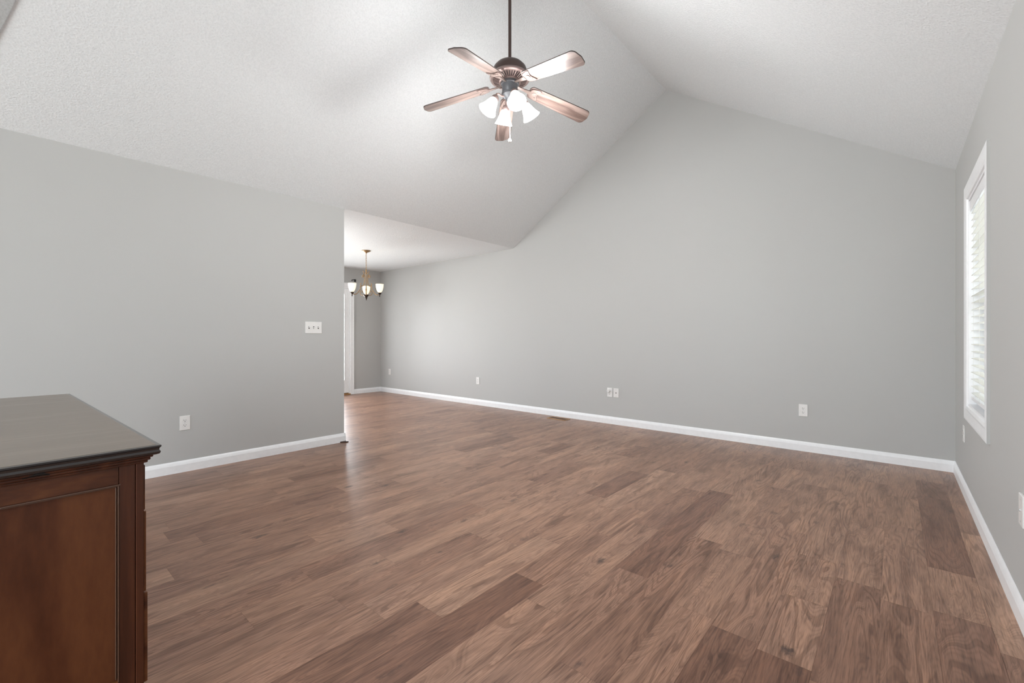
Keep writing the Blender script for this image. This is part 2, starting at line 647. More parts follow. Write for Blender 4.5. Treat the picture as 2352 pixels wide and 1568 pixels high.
# dark sliver of transition strip left at the partition corner
tag(MB().prism([(XL + 0.012, YP - 0.05), (XL + 0.02, YP - 0.05), (XL + 0.062, YP + 0.012), (XL + 0.055, YP + 0.022), (XL + 0.012, YP + 0.018)],
               0.0, 0.011).build('trim_fragment', M['bronze'], bevel=0.002),
    'small dark brown sliver sticking out under the white baseboard corner', 'trim')


# ------------------------------------------------------------------ side window
def casing_rect(mb, y0, y1, z0, z1, w, X, nx, prof):
    """mitred picture-frame casing on the plane x = X; prof: (offset across width 0..w, depth)"""
    rings = []
    for off, dep in prof:
        k = w - off
        rings.append([mb.bm.verts.new((X + nx * dep, y, z)) for y, z in
                      ((y0 - k, z0 - k), (y1 + k, z0 - k), (y1 + k, z1 + k), (y0 - k, z1 + k))])
    for a, b in zip(rings, rings[1:]):
        for i in range(4):
            j = (i + 1) % 4
            mb.bm.faces.new([a[i], a[j], b[j], b[i]])
    return mb


win = thing('window_1', (XR, (OPY0 + OPY1) / 2, OPZ0), '', '')
del win['label'], win['category']
struct(win)
WO = Vector((XR, (OPY0 + OPY1) / 2, OPZ0))


def wl(mb):
    """shift world coordinates to be relative to the window's empty"""
    bmesh.ops.translate(mb.bm, verts=mb.bm.verts, vec=-WO)
    return mb


CP = [(0, 0.013), (0.012, 0.0145), (0.030, 0.013), (0.062, 0.011), (0.074, 0.0125), (0.090, 0.008), (0.094, 0)]
wl(casing_rect(MB(), OPY0, OPY1, OPZ0, OPZ1, 0.094, XR, -1, CP)).build('casing', M['trim'], win)
wl(casing_rect(MB(), OPY0, OPY1, OPZ0, OPZ1, 0.094, XR, -1, [(0, 0), (0, 0.013)])).build('casing_edge', M['wall'], win)
m = MB()
j = 0.014
m.box(XR, XR + WT, OPY0, OPY0 + j, OPZ0, OPZ1).box(XR, XR + WT, OPY1 - j, OPY1, OPZ0, OPZ1)
m.box(XR, XR + WT, OPY0 + j, OPY1 - j, OPZ0, OPZ0 + j).box(XR, XR + WT, OPY0 + j, OPY1 - j, OPZ1 - j, OPZ1)
wl(m).build('jamb', M['trim'], win)


def sash(y0, y1, z0, z1, x0, x1, name):
    mb = MB()
    s = 0.04
    mb.box(x0, x1, y0, y0 + s, z0, z1).box(x0, x1, y1 - s, y1, z0, z1)
    mb.box(x0, x1, y0 + s, y1 - s, z0, z0 + s).box(x0, x1, y0 + s, y1 - s, z1 - s, z1)
    for q in (1, 2):                                   # muntins
        yy = y0 + s + (y1 - y0 - 2 * s) * q / 3
        mb.box(x0 + 0.004, x1 - 0.004, yy - 0.008, yy + 0.008, z0 + s, z1 - s)
    zz = (z0 + z1) / 2
    mb.box(x0 + 0.004, x1 - 0.004, y0 + s, y1 - s, zz - 0.008, zz + 0.008)
    o = wl(mb).build(name, M['trim'], win)
    p = wl(MB().box((x0 + x1) / 2 - 0.002, (x0 + x1) / 2 + 0.002, y0 + s, y1 - s, z0 + s, z1 - s))
    p.build('pane', M['glass'], o)


zmid = 1.32
sash(OPY0 + j, OPY1 - j, zmid - 0.02, OPZ1 - j, XR + 0.092, XR + 0.112, 'sash')
sash(OPY0 + j, OPY1 - j, OPZ0 + j, zmid + 0.02, XR + 0.070, XR + 0.090, 'sash')

# blind
BX = XR + 0.037
bl = thing('window_blind', (BX, (OPY0 + OPY1) / 2, OPZ1 - j), 'white horizontal slat blind lowered inside the window on the right wall', 'blind')
yw = (OPY1 - OPY0) / 2 - j - 0.006
MB().box(-0.028, 0.028, -yw, yw, -0.045, -0.001).build('headrail', M['trim'], bl)
MB().box(-0.031, -0.027, -yw - 0.002, yw + 0.002, -0.072, -0.002).build('valance', M['trim'], bl, bevel=0.002)
zt, zb = -0.085, -(OPZ1 - j - OPZ0 - j) + 0.075
ns = 27
slat0 = None
for i in range(ns):
    z = zt + (zb - zt) * i / (ns - 1)
    if slat0 is None:
        mb = MB()
        t = R(2)
        pr = [(-0.025, 0.0), (-0.012, 0.0025), (0.0, 0.0034), (0.012, 0.0025), (0.025, 0.0)]
        top = [(x, zz + 0.0014) for x, zz in pr]
        bot = [(x, zz - 0.0014) for x, zz in reversed(pr)]
        ol = [(x * math.cos(t) - zz * math.sin(t), x * math.sin(t) + zz * math.cos(t)) for x, zz in top + bot]
        mxs = Matrix(((1, 0, 0, 0), (0, 0, 1, 0), (0, 1, 0, 0), (0, 0, 0, 1)))
        mb.prism(ol, -yw, yw, mxs)
        slat0 = mb.build('slat', M['blind'], bl)
        slat0.location = (0, 0, z)
    else:
        s = slat0.copy()
        s.location = (0, 0, z)
        C.objects.link(s)
        s.parent = bl
MB().box(-0.024, 0.024, -yw, yw, zb - 0.046, zb - 0.022).build('bottom_rail', M['trim'], bl, bevel=0.003)
for yy in (-0.27, 0.0, 0.27):
    m = MB()
    for xx in (-0.0262, 0.0262):
        m.box(xx - 0.0006, xx + 0.0006, yy - 0.002, yy + 0.002, zb - 0.03, zt + 0.04)
    m.build('ladder_cord', M['plate'], bl)

# ------------------------------------------------------------------ patio door in dining room
dr = thing('door_1', (XD, (DY0 + DY1) / 2, 0), '', '')
del dr['label'], dr['category']
struct(dr)
DO = Vector((XD, (DY0 + DY1) / 2, 0))


def dl(mb):
    bmesh.ops.translate(mb.bm, verts=mb.bm.verts, vec=-DO)
    return mb


m = MB()
cw, ct = 0.074, 0.018
m.box(XD, XD + ct, DY1, DY1 + cw, 0, DZ1 + 0.0).box(XD, XD + ct, DY0 - cw, DY0, 0, DZ1)
m.box(XD, XD + ct, DY0 - cw, DY1 + cw, DZ1, DZ1 + 0.085)
m.box(XD, XD + ct + 0.008, DY1 + cw - 0.014, DY1 + cw, 0, DZ1 + 0.071).box(XD, XD + ct + 0.008, DY0 - cw, DY1 + cw, DZ1 + 0.071, DZ1 + 0.085)
dl(m).build('casing', M['trim'], dr, bevel=0.003)
m = MB()
m.box(XD - WT, XD, DY1 - 0.018, DY1, 0, DZ1).box(XD - WT, XD, DY0, DY0 + 0.018, 0, DZ1).box(XD - WT, XD, DY0, DY1, DZ1 - 0.018, DZ1)
dl(m).build('jamb', M['trim'], dr)
dl(MB().box(XD - WT, XD + 0.03, DY0, DY1, 0.0, 0.022)).build('threshold', M['gold'], dr, bevel=0.004)
ymid = (DY0 + DY1) / 2
for ya, yb in ((DY0 + 0.018, ymid), (ymid, DY1 - 0.018)):
    m = MB()
    x0, x1 = XD - 0.062, XD - 0.018
    sl, sr = 0.092, 0.092
    m.box(x0, x1, ya, ya + sl, 0.035, DZ1 - 0.02).box(x0, x1, yb - sr, yb, 0.035, DZ1 - 0.02)
    m.box(x0, x1, ya + sl, yb - sr, 0.035, 0.28).box(x0, x1, ya + sl, yb - sr, 1.925, DZ1 - 0.02)
    q = 0.012                                          # glazing bead
    m.box(x1, x1 + 0.008, ya + sl - q, ya + sl, 0.28 - q, 1.925 + q).box(x1, x1 + 0.008, yb - sr, yb - sr + q, 0.28 - q, 1.925 + q)
    m.box(x1, x1 + 0.008, ya + sl, yb - sr, 0.28 - q, 0.28).box(x1, x1 + 0.008, ya + sl, yb - sr, 1.925, 1.925 + q)
    lf = dl(m).build('door_leaf', M['trim'], dr, bevel=0.002)
    dl(MB().box(XD - 0.043, XD - 0.037, ya + sl, yb - sr, 0.28, 1.925)).build('pane', M['glass'], lf)
    dl(MB().box(XD - 0.058, XD - 0.022, ya + 0.004, yb - 0.004, 0.022, 0.038)).build('weather_strip', M['ventbrown'], lf)
m = MB()
hy = ymid + 0.045
m.tube([(XD - 0.018, hy, 1.0), (XD + 0.03, hy, 1.0)], 0.01, 12).tube([(XD + 0.03, hy, 1.0), (XD + 0.032, hy + 0.1, 1.0)], 0.008, 10)
dl(m).build('handle', M['chain'], dr, smooth=True)

# little black rod bracket over the patio door casing
br = thing('rod_bracket', (XD, 4.45, 2.21), 'tiny black curtain rod bracket on the wall above the white patio door casing', 'bracket')
MB().box(0, 0.012, -0.012, 0.022, -0.03, 0.022).build('mounting_plate', M['black'], br, bevel=0.002)
MB().tube([(0.01, 0.0, 0.0), (0.05, -0.01, 0.004), (0.062, -0.05, 0.004), (0.062, -0.085, -0.004), (0.058, -0.098, -0.02)], 0.007, 8).build('hook_arm', M['black'], br, smooth=True)

# ------------------------------------------------------------------ electrical plates
def plate_mx(wall, a, z):
    """local frame: x = along wall (to the right as seen from inside), y = up, z = out of the wall"""
    if wall == 'back':
        return Matrix(((1, 0, 0, a), (0, 0, -1, YB), (0, 1, 0, z), (0, 0, 0, 1)))
    if wall == 'left':
        return Matrix(((0, 0, 1, XL), (1, 0, 0, a), (0, 1, 0, z), (0, 0, 0, 1)))
    return Matrix(((0, 0, -1, XR), (-1, 0, 0, a), (0, 1, 0, z), (0, 0, 0, 1)))


def new_plate(name, wall, a, z, label, cat, group=None):
    e = thing(name, (0, 0, 0), label, cat, group)
    e.matrix_world = plate_mx(wall, a, z)
    return e


def cover(e, w=0.072, h=0.116, t=0.006):
    m = MB()
    m.box(-w / 2, w / 2, -h / 2, h / 2, 0, t)
    m.build('cover_plate', M['plate'], e, bevel=0.003, seg=3)


def receptacle(e, cy, t=0.006):
    ol = []
    for i in range(24):
        a = 2 * math.pi * i / 24
        ol.append((0.0172 * math.cos(a), max(-0.0125, min(0.0125, 0.0172 * math.sin(a))) + cy))
    r = MB().prism(ol, t - 0.001, t + 0.0022).build('receptacle', M['plate'], e)
    m = MB()
    m.box(-0.0080, -0.0055, cy - 0.001, cy + 0.0085, t + 0.0015, t + 0.0027)
    m.box(0.0055, 0.0080, cy + 0.0005, cy + 0.0075, t + 0.0015, t + 0.0027)
    m.prism([(0.0030 * math.cos(2 * math.pi * i / 10), cy - 0.0065 + 0.0030 * math.sin(2 * math.pi * i / 10)) for i in range(10)], t + 0.0015, t + 0.0027)
    m.build('slots', M['slot'], r)


def outlet(wall, a, z, label, group=None, skip=()):
    e = new_plate('wall_outlet', wall, a, z, label, 'outlet', group)
    cover(e)
    for k, cy in enumerate((0.0195, -0.0195)):
        if k not in skip:
            receptacle(e, cy)
    MB().lathe([(0.0035, 0.0055), (0.0035, 0.0072), (0.001, 0.0076)], 12).build('screw', M['chain'], e)
    return e


outlet('back', -7.625, 0.414, 'white duplex wall outlet on the back wall nearest the dining room corner')
outlet('back', -5.118, 0.394, 'white duplex wall outlet on the back wall left of the brass floor register')
outlet('back', -0.671, 0.391, 'white duplex wall outlet on the back wall nearest the right corner')
outlet('left', 0.950, 0.395, 'white duplex wall outlet low on the left wall beside the dresser')
outlet('right', 4.42, 0.413, 'white duplex wall outlet on the right wall below the window by the corner')
# outlet with a round plug-in device
e = outlet('back', -2.736, 0.398, 'white back wall outlet with a round white cap plugged into its top socket', skip=(0,))
mb = MB().lathe([(0.021, 0.005), (0.021, 0.022), (0.0175, 0.030), (0.0175, 0.042), (0.013, 0.044), (0.011, 0.040), (0.0, 0.040)], 28,
                Matrix.Translation((-0.006, 0.020, 0)))
mb.build('socket_cap', M['plate'], e, smooth=True)
# coax plate beside it
e = new_plate('cable_plate', 'back', -2.648, 0.397, 'white cover plate with a small dark cable jack beside the outlet on the back wall', 'cover plate')
cover(e, 0.074, 0.114)
MB().lathe([(0.006, 0.005), (0.006, 0.010), (0.004, 0.016), (0.0, 0.016)], 12).build('cable_jack', M['slot'], e)
for yy in (0.042, -0.042):
    MB().lathe([(0.0035, 0.0055), (0.0035, 0.0070), (0.001, 0.0074)], 10, Matrix.Translation((0, yy, 0))).build('screw', M['chain'], e)
# plate on the near right wall
e = new_plate('cable_plate', 'right', 2.505, 0.437, 'white cover plate on the right wall at the very right edge of the photo', 'cover plate')
cover(e, 0.074, 0.118, 0.010)
for yy in (0.042, -0.042):
    MB().lathe([(0.0035, 0.0095), (0.0035, 0.0110), (0.001, 0.0114)], 10, Matrix.Translation((0, yy, 0))).build('screw', M['chain'], e)
MB().lathe([(0.0045, 0.0095), (0.0045, 0.014), (0.0, 0.014)], 12).build('cable_jack', M['chain'], e)
# triple switch
e = new_plate('light_switch', 'left', 2.000, 1.189, 'white triple toggle light switch plate near the end of the left wall', 'light switch')
cover(e, 0.165, 0.116, 0.006)
for i, xx in enumerate((-0.046, 0.0, 0.046)):
    r = MB().box(xx - 0.0055, xx + 0.0055, -0.0125, 0.0125, 0.0052, 0.0068).build('toggle_slot', M['slot'], e)
    up = (1, -1, 1)[i]
    m = MB()
    m.box(-0.0042, 0.0042, -0.0055, 0.0055, 0.0, 0.017, Matrix.Translation((xx, 0, 0.004)) @ Matrix.Rotation(R(-24 * up), 4, 'X'))
    m.build('toggle', M['plate'], e, bevel=0.0015)

# ------------------------------------------------------------------ floor register
fv = thing('floor_register', (-3.43, 4.885, 0), 'brown floor register with a thin brass rim set beside the back wall baseboard', 'floor vent')
m = MB()
w, d, s = 0.145, 0.068, 0.012
m.box(-w, w, -d, -d + s, 0, 0.006).box(-w, w, d - s, d, 0, 0.006).box(-w, -w + s, -d + s, d - s, 0, 0.006).box(w - s, w, -d + s, d - s, 0, 0.006)
m.build('rim', M['gold'], fv, bevel=0.002)
m = MB().box(-w + s, w - s, -d + s, d - s, 0.0, 0.0015)
for i in range(18):
    x = -w + s + 0.008 + i * (2 * w - 2 * s - 0.012) / 18
    m.box(x, x + 0.008, -d + s, d - s, 0.001, 0.0045)
m.box(-w + s, w - s, -0.003, 0.003, 0.0012, 0.005)
m.build('grille', M['ventbrown'], fv)

# ------------------------------------------------------------------ dresser
def px_on_z(px, py, z):
    f, cx, cy = 1011.28, 1176.0, 776.63
    r, u = (px - cx) / f, -(py - cy) / f
    t = (z - CAM_H) / u
    c, s = math.cos(YAW), math.sin(YAW)
    return Vector(((r * c - s) * t, (r * s + c) * t, 0))


ZT = 0.79
cA = Vector((-1.5008, 0.2735, 0))          # right front corner of the top
cB = Vector((-3.285, 0.2365, 0))           # far left front corner
cA = px_on_z(371, 1020.5, ZT)
cB = px_on_z(160, 903.5, ZT)
LEN = (cB - cA).length
ang = math.atan2(cB.y - cA.y, cB.x - cA.x)  # direction of the long side, away from the camera
DEP = 0.50
# local axes: x = along the long side away from the camera end, y = towards the dresser's back
ds = bpy.data.objects.new('dresser', None)
ds.empty_display_size = 0.1
ds.matrix_world = Matrix.Translation(cA) @ Matrix.Rotation(ang, 4, 'Z')
C.objects.link(ds)
tag(ds, 'long dark cherry wood dresser with a moulded black-brown top at the left edge', 'dresser')
# after this rotation local +x points along cB-cA; local +y points to the camera side (-Y world)
OV = 0.030                                   # overhang of the top
m = MB()
pf = [(0.000, 0.0), (0.000, -0.004), (-0.003, -0.007), (-0.004, -0.012), (-0.001, -0.0175), (-0.003, -0.023), (-0.010, -0.026)]
# moulded top: stacked outline rings following the profile (inset, drop)
rings = []
for ins, dz in [(0.010, 0.0)] + [(-p[0] + 0.0, p[1] - 0.001) for p in pf]:
    rings.append([m.bm.verts.new((x, y, ZT + dz)) for x, y in
                  ((ins, ins), (LEN - ins, ins), (LEN - ins, DEP - ins), (ins, DEP - ins))])
for a, b in zip(rings, rings[1:]):
    for i in range(4):
        k2 = (i + 1) % 4
        m.bm.faces.new([a[i], a[k2], b[k2], b[i]])
m.bm.faces.new(rings[-1])
m.build('top_edge', M['edge'], ds)
MB().box(0.0095, LEN - 0.0095, 0.0095, DEP - 0.0095, ZT - 0.004, ZT + 0.0006).build('top', M['top'], ds, bevel=0.0012)
m = MB()
for ins, z0, z1 in ((0.014, ZT - 0.033, ZT - 0.026), (0.019, ZT - 0.041, ZT - 0.033), (0.024, ZT - 0.048, ZT - 0.041)):
    m.box(ins, LEN - ins, ins, DEP - ins, z0, z1)
m.build('cove_moulding', M['stile'], ds, bevel=0.003)
X0, X1, Y0, Y1 = OV, LEN - OV, OV + 0.002, DEP - OV
zc = ZT - 0.048
ZF = 0.10
# case: end stiles and rails framing a sunk panel at both ends, back and bottom boards
PS, SS, RS = 0.017, 0.034, 0.047
MB().box(X0 + 0.03, X1 - 0.03, Y1 - 0.012, Y1 - 0.002, ZF, zc).build('back_board', M['stile'], ds)
for xs, xe in ((X0 + 0.002, X0 + 0.024), (X1 - 0.024, X1 - 0.002)):
    MB().box(xs, xe, Y0 + PS + 0.0012, Y0 + PS + SS, ZF, zc).build('end_stile', M['stile'], ds, bevel=0.001)
    MB().box(xs, xe, Y1 - 0.05, Y1 - PS - 0.0005, ZF, zc).build('end_stile', M['stile'], ds, bevel=0.001)
for xs, xe in ((X0, X0 + 0.03), (X1 - 0.03, X1)):
    MB().box(xs, xe, Y0, Y0 + PS, 0.0, zc).build('corner_post', M['stile'], ds, bevel=0.0015)
    MB().box(xs, xe, Y1 - PS, Y1, 0.0, zc).build('corner_post', M['stile'], ds, bevel=0.0015)
for xs, xe in ((X0 + 0.003, X0 + 0.023), (X1 - 0.023, X1 - 0.003)):
    MB().box(xs, xe, Y0 + PS + SS + 0.0010, Y1 - 0.051, zc - RS, zc).build('end_rail', M['rail'], ds, bevel=0.001)
    MB().box(xs, xe, Y0 + PS + SS + 0.0010, Y1 - 0.051, ZF, ZF + 0.07).build('end_rail', M['rail'], ds, bevel=0.001)
for xs, xe in ((X0 + 0.013, X0 + 0.019), (X1 - 0.019, X1 - 0.013)):
    MB().box(xs, xe, Y0 + PS + SS - 0.002, Y1 - 0.048, ZF + 0.06, zc - RS + 0.004).build('end_panel', M['panel'], ds)
for sx, xs in ((1, X0 + 0.003), (-1, X1 - 0.003)):
    m = MB()
    za, zb_ = ZF + 0.07, zc - RS
    ya, yb = Y0 + PS + SS, Y1 - 0.05
    for r0, dx in ((0.0, -0.002), (0.004, 0.004)):
        xa, xb = sorted((xs + sx * dx, xs + sx * (dx + 0.008)))
        m.box(xa, xb, ya - 0.004 + r0, yb - r0, zb_ - r0 - 0.004, zb_ - r0)
        m.box(xa, xb, ya - 0.0 + r0, ya + 0.003 + r0, za + r0, zb_ - r0 - 0.004)
    m.build('panel_bead', M['bead'], ds, bevel=0.0015)
# plinth rail and top front rail
m = MB().box(X0 + 0.03, X1 - 0.03, Y0 + 0.004, Y0 + 0.022, ZF - 0.03, ZF + 0.03).box(X0 + 0.03, X1 - 0.03, Y0 + 0.004, Y0 + 0.022, zc - 0.012, zc)
m.box(X0 + 0.02, X1 - 0.02, Y0 + 0.02, Y1 - 0.01, ZF, ZF + 0.015)
m.build('front_rails', M['stile'], ds)
cols = 3
for (z0, z1, pr) in ((0.610, 0.733, 0.004), (0.385, 0.606, 0.0065), (0.134, 0.381, 0.0095)):
    for q in range(cols):
        xa = X0 + 0.004 + (X1 - X0 - 0.008) * q / cols + 0.003
        xb = X0 + 0.004 + (X1 - X0 - 0.008) * (q + 1) / cols - 0.003
        o = MB().box(xa, xb, Y0 - pr, Y0 - 0.0004, z0, z1).build('drawer', M['rail'], ds, bevel=0.002)
        for t in (0.28, 0.72):
            kx = xa + (xb - xa) * t
            mk = Matrix.Translation((kx, Y0 - pr, (z0 + z1) / 2)) @ Matrix.Rotation(R(90), 4, 'X')
            MB().lathe([(0.006, 0), (0.005, 0.010), (0.012, 0.016), (0.013, 0.021), (0.008, 0.026), (0, 0.027)], 16, mk).build('knob', M['rust'], o, smooth=True)
# short black rounded piece under the top edge
m = MB()
m.tube([(0.020, 0.212, ZT - 0.032), (0.018, 0.224, ZT - 0.030), (0.019, 0.245, ZT - 0.030), (0.022, 0.256, ZT - 0.033)], 0.005, 10)
m.build('dark_piece', M['black'], ds, smooth=True)

# ------------------------------------------------------------------ ceiling fan
FX, FY = XM, 2.2845
fan = thing('ceiling_fan', (FX, FY, 2.75), 'five blade ceiling fan with bronze motor and four lit glass shades on a long rod', 'ceiling fan')
FZ = 2.75


def z_(w):
    return w - FZ


MB().lathe([(0.011, z_(3.93)), (0.011, z_(2.985))], 16).build('downrod', M['bronze'], fan, smooth=True)
MB().lathe([(0.0, z_(3.955)), (0.068, z_(3.955)), (0.066, z_(3.92)), (0.045, z_(3.885)), (0.018, z_(3.87)), (0.012, z_(3.868))], 32).build('canopy', M['bronze'], fan, smooth=True)
MB().lathe([(0.011, z_(3.000)), (0.020, z_(2.995)), (0.024, z_(2.985)), (0.06, z_(2.980)), (0.092, z_(2.968)), (0.112, z_(2.946)), (0.121, z_(2.922)), (0.124, z_(2.896))], 48).build('motor_cap', M['bronze'], fan, smooth=True)
MB().lathe([(0.124, z_(2.896)), (0.131, z_(2.891)), (0.138, z_(2.884)), (0.140, z_(2.877)), (0.136, z_(2.870)), (0.128, z_(2.866)), (0.118, z_(2.865))], 48).build('motor_ring', M['housing'], fan, smooth=True)
# vented underside: dark dish plus radial ribs
vent = MB().lathe([(0.119, z_(2.872)), (0.070, z_(2.856)), (0.050, z_(2.852))], 48).build('vent_dish', M['vent'], fan, smooth=True)
m = MB()
for i in range(40):
    mx = Matrix.Rotation(2 * math.pi * i / 40, 4, 'Z')
    a = [(0.074, -0.0022, z_(2.852)), (0.074, 0.0022, z_(2.852)), (0.121, 0.0036, z_(2.866)), (0.121, -0.0036, z_(2.866))]
    lo = [m.bm.verts.new(mx @ Vector(p)) for p in a]
    hi = [m.bm.verts.new(mx @ (Vector(p) + Vector((0, 0, 0.005)))) for p in a]
    m.bm.faces.new(lo[::-1])
    m.bm.faces.new(hi)
    for k in range(4):
        q = (k + 1) % 4
        m.bm.faces.new([lo[k], lo[q], hi[q], hi[k]])
m.lathe([(0.076, z_(2.857)), (0.076, z_(2.849)), (0.062, z_(2.847)), (0.060, z_(2.853))], 40)
m.build('vent_ribs', M['housing'], fan)
MB().lathe([(0.060, z_(2.853)), (0.063, z_(2.848)), (0.063, z_(2.832)), (0.056, z_(2.829)), (0.054, z_(2.822)), (0.054, z_(2.782)), (0.050, z_(2.776)), (0.0, z_(2.776))], 40).build('switch_housing', M['gunmetal'], fan, smooth=True)
MB().lathe([(0.050, z_(2.777)), (0.058, z_(2.772)), (0.056, z_(2.758)), (0.040, z_(2.745)), (0.026, z_(2.735)), (0.020, z_(2.715)), (0.012, z_(2.700)), (0.0, z_(2.696))], 36).build('light_fitter', M['gunmetal'], fan, smooth=True)

PH = 6.0


def blade_mx(i):
    # direction measured counterclockwise from straight away from the camera
    return Matrix.Rotation(YAW + R(90) + R(PH + 72 * i), 4, 'Z')


DROOP = math.atan(0.19)


def blade_outline():
    pts = []
    r0, r1, w0, w1, rc = 0.150, 0.632, 0.050, 0.063, 0.030
    # root, rounded
    for a in range(150, 91, -15):
        pass
    def corner(cx, cy, a0, a1, r, n=6):
        for k in range(n + 1):
            a = R(a0 + (a1 - a0) * k / n)
            pts.append((cx + r * math.cos(a), cy + r * math.sin(a)))
    corner(r0 + 0.028, -w0 + 0.028, 180, 270, 0.028)
    corner(r1 - rc, -w1 + rc, 270, 345, rc)
    pts.append((r1 + 0.008, 0))
    corner(r1 - rc, w1 - rc, 15, 90, rc)
    corner(r0 + 0.028, w0 - 0.028, 90, 180, 0.028)
    return pts


PITCH = R(-12)
blade0 = None
for i in range(5):
    base = blade_mx(i) @ Matrix.Translation((0, 0, z_(2.850))) @ Matrix.Rotation(DROOP, 4, 'Y') @ Matrix.Rotation(PITCH, 4, 'X')
    if i == 0:
        ol = blade_outline()
        blade0 = MB().prism(ol, -0.003, 0.003).build('blade', M['blade'], fan)
        edge0 = MB()
        n = len(ol)
        cxo = [(x, y) for x, y in ol]
        for k in range(n):
            (ax, ay), (bx, by) = ol[k], ol[(k + 1) % n]
            dx, dy = bx - ax, by - ay
            L = math.hypot(dx, dy) or 1
            nx, ny = dy / L * 0.0016, -dx / L * 0.0016
            edge0.prism([(ax, ay), (bx, by), (bx + nx, by + ny), (ax + nx, ay + ny)], -0.0028, 0.0036)
        edge0 = edge0.build('edge_band', M['blade_edge'], blade0)
        # iron: leaf-shaped bracket plate with a raised disc, arm back to the motor
        def leaf(s, z0, z1):
            pts = [(0.150, 0), (0.152, -0.022), (0.166, -0.040), (0.190, -0.047), (0.214, -0.052), (0.232, -0.046), (0.222, -0.028),
                   (0.214, -0.010), (0.216, 0.010), (0.228, 0.030), (0.234, 0.046), (0.214, 0.052), (0.190, 0.047), (0.166, 0.040), (0.152, 0.022)]
            c0 = 0.188
            return MB().prism([(c0 + (x - c0) * s, y * s) for x, y in pts], z0, z1)
        iron_edge0 = leaf(1.0, -0.0052, -0.003).build('blade_iron', M['bronze'], fan)
        m = leaf(0.90, -0.0082, -0.005)
        m.lathe([(0.017, -0.0082), (0.017, -0.0115), (0.012, -0.0125), (0.0, -0.0125)], 20, Matrix.Translation((0.190, 0, 0)))
        for yy in (-0.026, 0.026):
            m.lathe([(0.005, -0.008), (0.005, -0.0105), (0.0, -0.0112)], 10, Matrix.Translation((0.205, yy, 0)))
        iron0 = m.build('iron_plate', M['iron'], iron_edge0)
        m = MB()
        m.prism([(0.058, -0.008), (0.11, -0.010), (0.160, -0.016), (0.160, 0.016), (0.11, 0.010), (0.058, 0.008)], -0.011, -0.005)
        arm0 = m.build('iron_arm', M['iron'], iron_edge0)
        blade0.matrix_local = base
        iron_edge0.matrix_local = base
    else:
        b = blade0.copy(); C.objects.link(b); b.parent = fan; b.matrix_local = base
        e2 = edge0.copy(); C.objects.link(e2); e2.parent = b
        ie = iron_edge0.copy(); C.objects.link(ie); ie.parent = fan; ie.matrix_local = base
        ip = iron0.copy(); C.objects.link(ip); ip.parent = ie
        ia = arm0.copy(); C.objects.link(ia); ia.parent = ie

shade0 = None
for i in range(4):
    dirm = Matrix.Rotation(YAW + R(90) + R(17 + 90 * i), 4, 'Z')
    tilt = math.atan2(0.060, 0.100)
    mx = dirm @ Matrix.Translation((0.100, 0, z_(2.732))) @ Matrix.Rotation(-tilt, 4, 'Y')
    # socket arm
    m = MB().tube([(0.030, 0, z_(2.752)), (0.058, 0, z_(2.748)), (0.080, 0, z_(2.760)), (0.094, 0, z_(2.756)), (0.101, 0, z_(2.738))], 0.0065, 10, dirm)
    arm = m.build('lamp_arm', M['housing'], fan, smooth=True)
    MB().lathe([(0.0, 0.012), (0.015, 0.010), (0.024, 0.0), (0.027, -0.014), (0.026, -0.020), (0.020, -0.020)], 28, mx).build('socket_cup', M['housing'], arm, smooth=True)
    prof = [(0.020, -0.012), (0.026, -0.020), (0.033, -0.034), (0.040, -0.054), (0.046, -0.075), (0.053, -0.094), (0.061, -0.110), (0.067, -0.122),
            (0.0650, -0.1215), (0.059, -0.109), (0.051, -0.0935), (0.044, -0.075), (0.038, -0.054), (0.031, -0.034), (0.024, -0.021), (0.018, -0.014)]
    prof = [(r_ * 0.95, z__ * 0.95) for r_, z__ in prof]
    sh = MB().lathe(prof, 40, mx).build('glass_shade', M['bulb'], fan, smooth=True, angle=70)
    MB().lathe([(0.010, -0.015), (0.013, -0.03), (0.022, -0.05), (0.026, -0.066), (0.022, -0.082), (0.012, -0.091), (0.0, -0.093)], 20, mx).build('bulb', M['bulb'], sh, smooth=True)
    l = bpy.data.lights.new('fan_bulb_light', 'POINT')
    l.energy, l.shadow_soft_size, l.color = 25.5, 0.075, (1.0, 0.99, 0.985)
    lo_ = bpy.data.objects.new('fan_bulb_light', l)
    C.objects.link(lo_)
    lo_.location = Vector((FX, FY, FZ)) + (mx @ Vector((0, 0, -0.150)))
# pull chain
cx_, cy_ = -math.sin(YAW) * -0.03, 0.0
m = MB().tube([(0, 0, z_(2.70)), (0.004, -0.004, z_(2.69)), (0.004, -0.004, z_(2.455))], 0.0016, 6)
pc = m.build('pull_chain', M['chain'], fan, smooth=True)
MB().lathe([(0.0, 0.012), (0.004, 0.010), (0.010, 0.002), (0.0125, -0.006), (0.011, -0.013), (0.006, -0.018), (0.0, -0.019)], 20,
           Matrix.Translation((0.004, -0.004, z_(2.452)))).build('chain_pull', M['plate'], pc, smooth=True)

# ------------------------------------------------------------------ chandelier
CX, CY = -6.185, 3.655
ch = thing('chandelier', (CX, CY, HC), 'antique gold scrolled chandelier with lit frosted glass cups hanging in the dining area', 'chandelier')


def zz(w):
    return w - HC


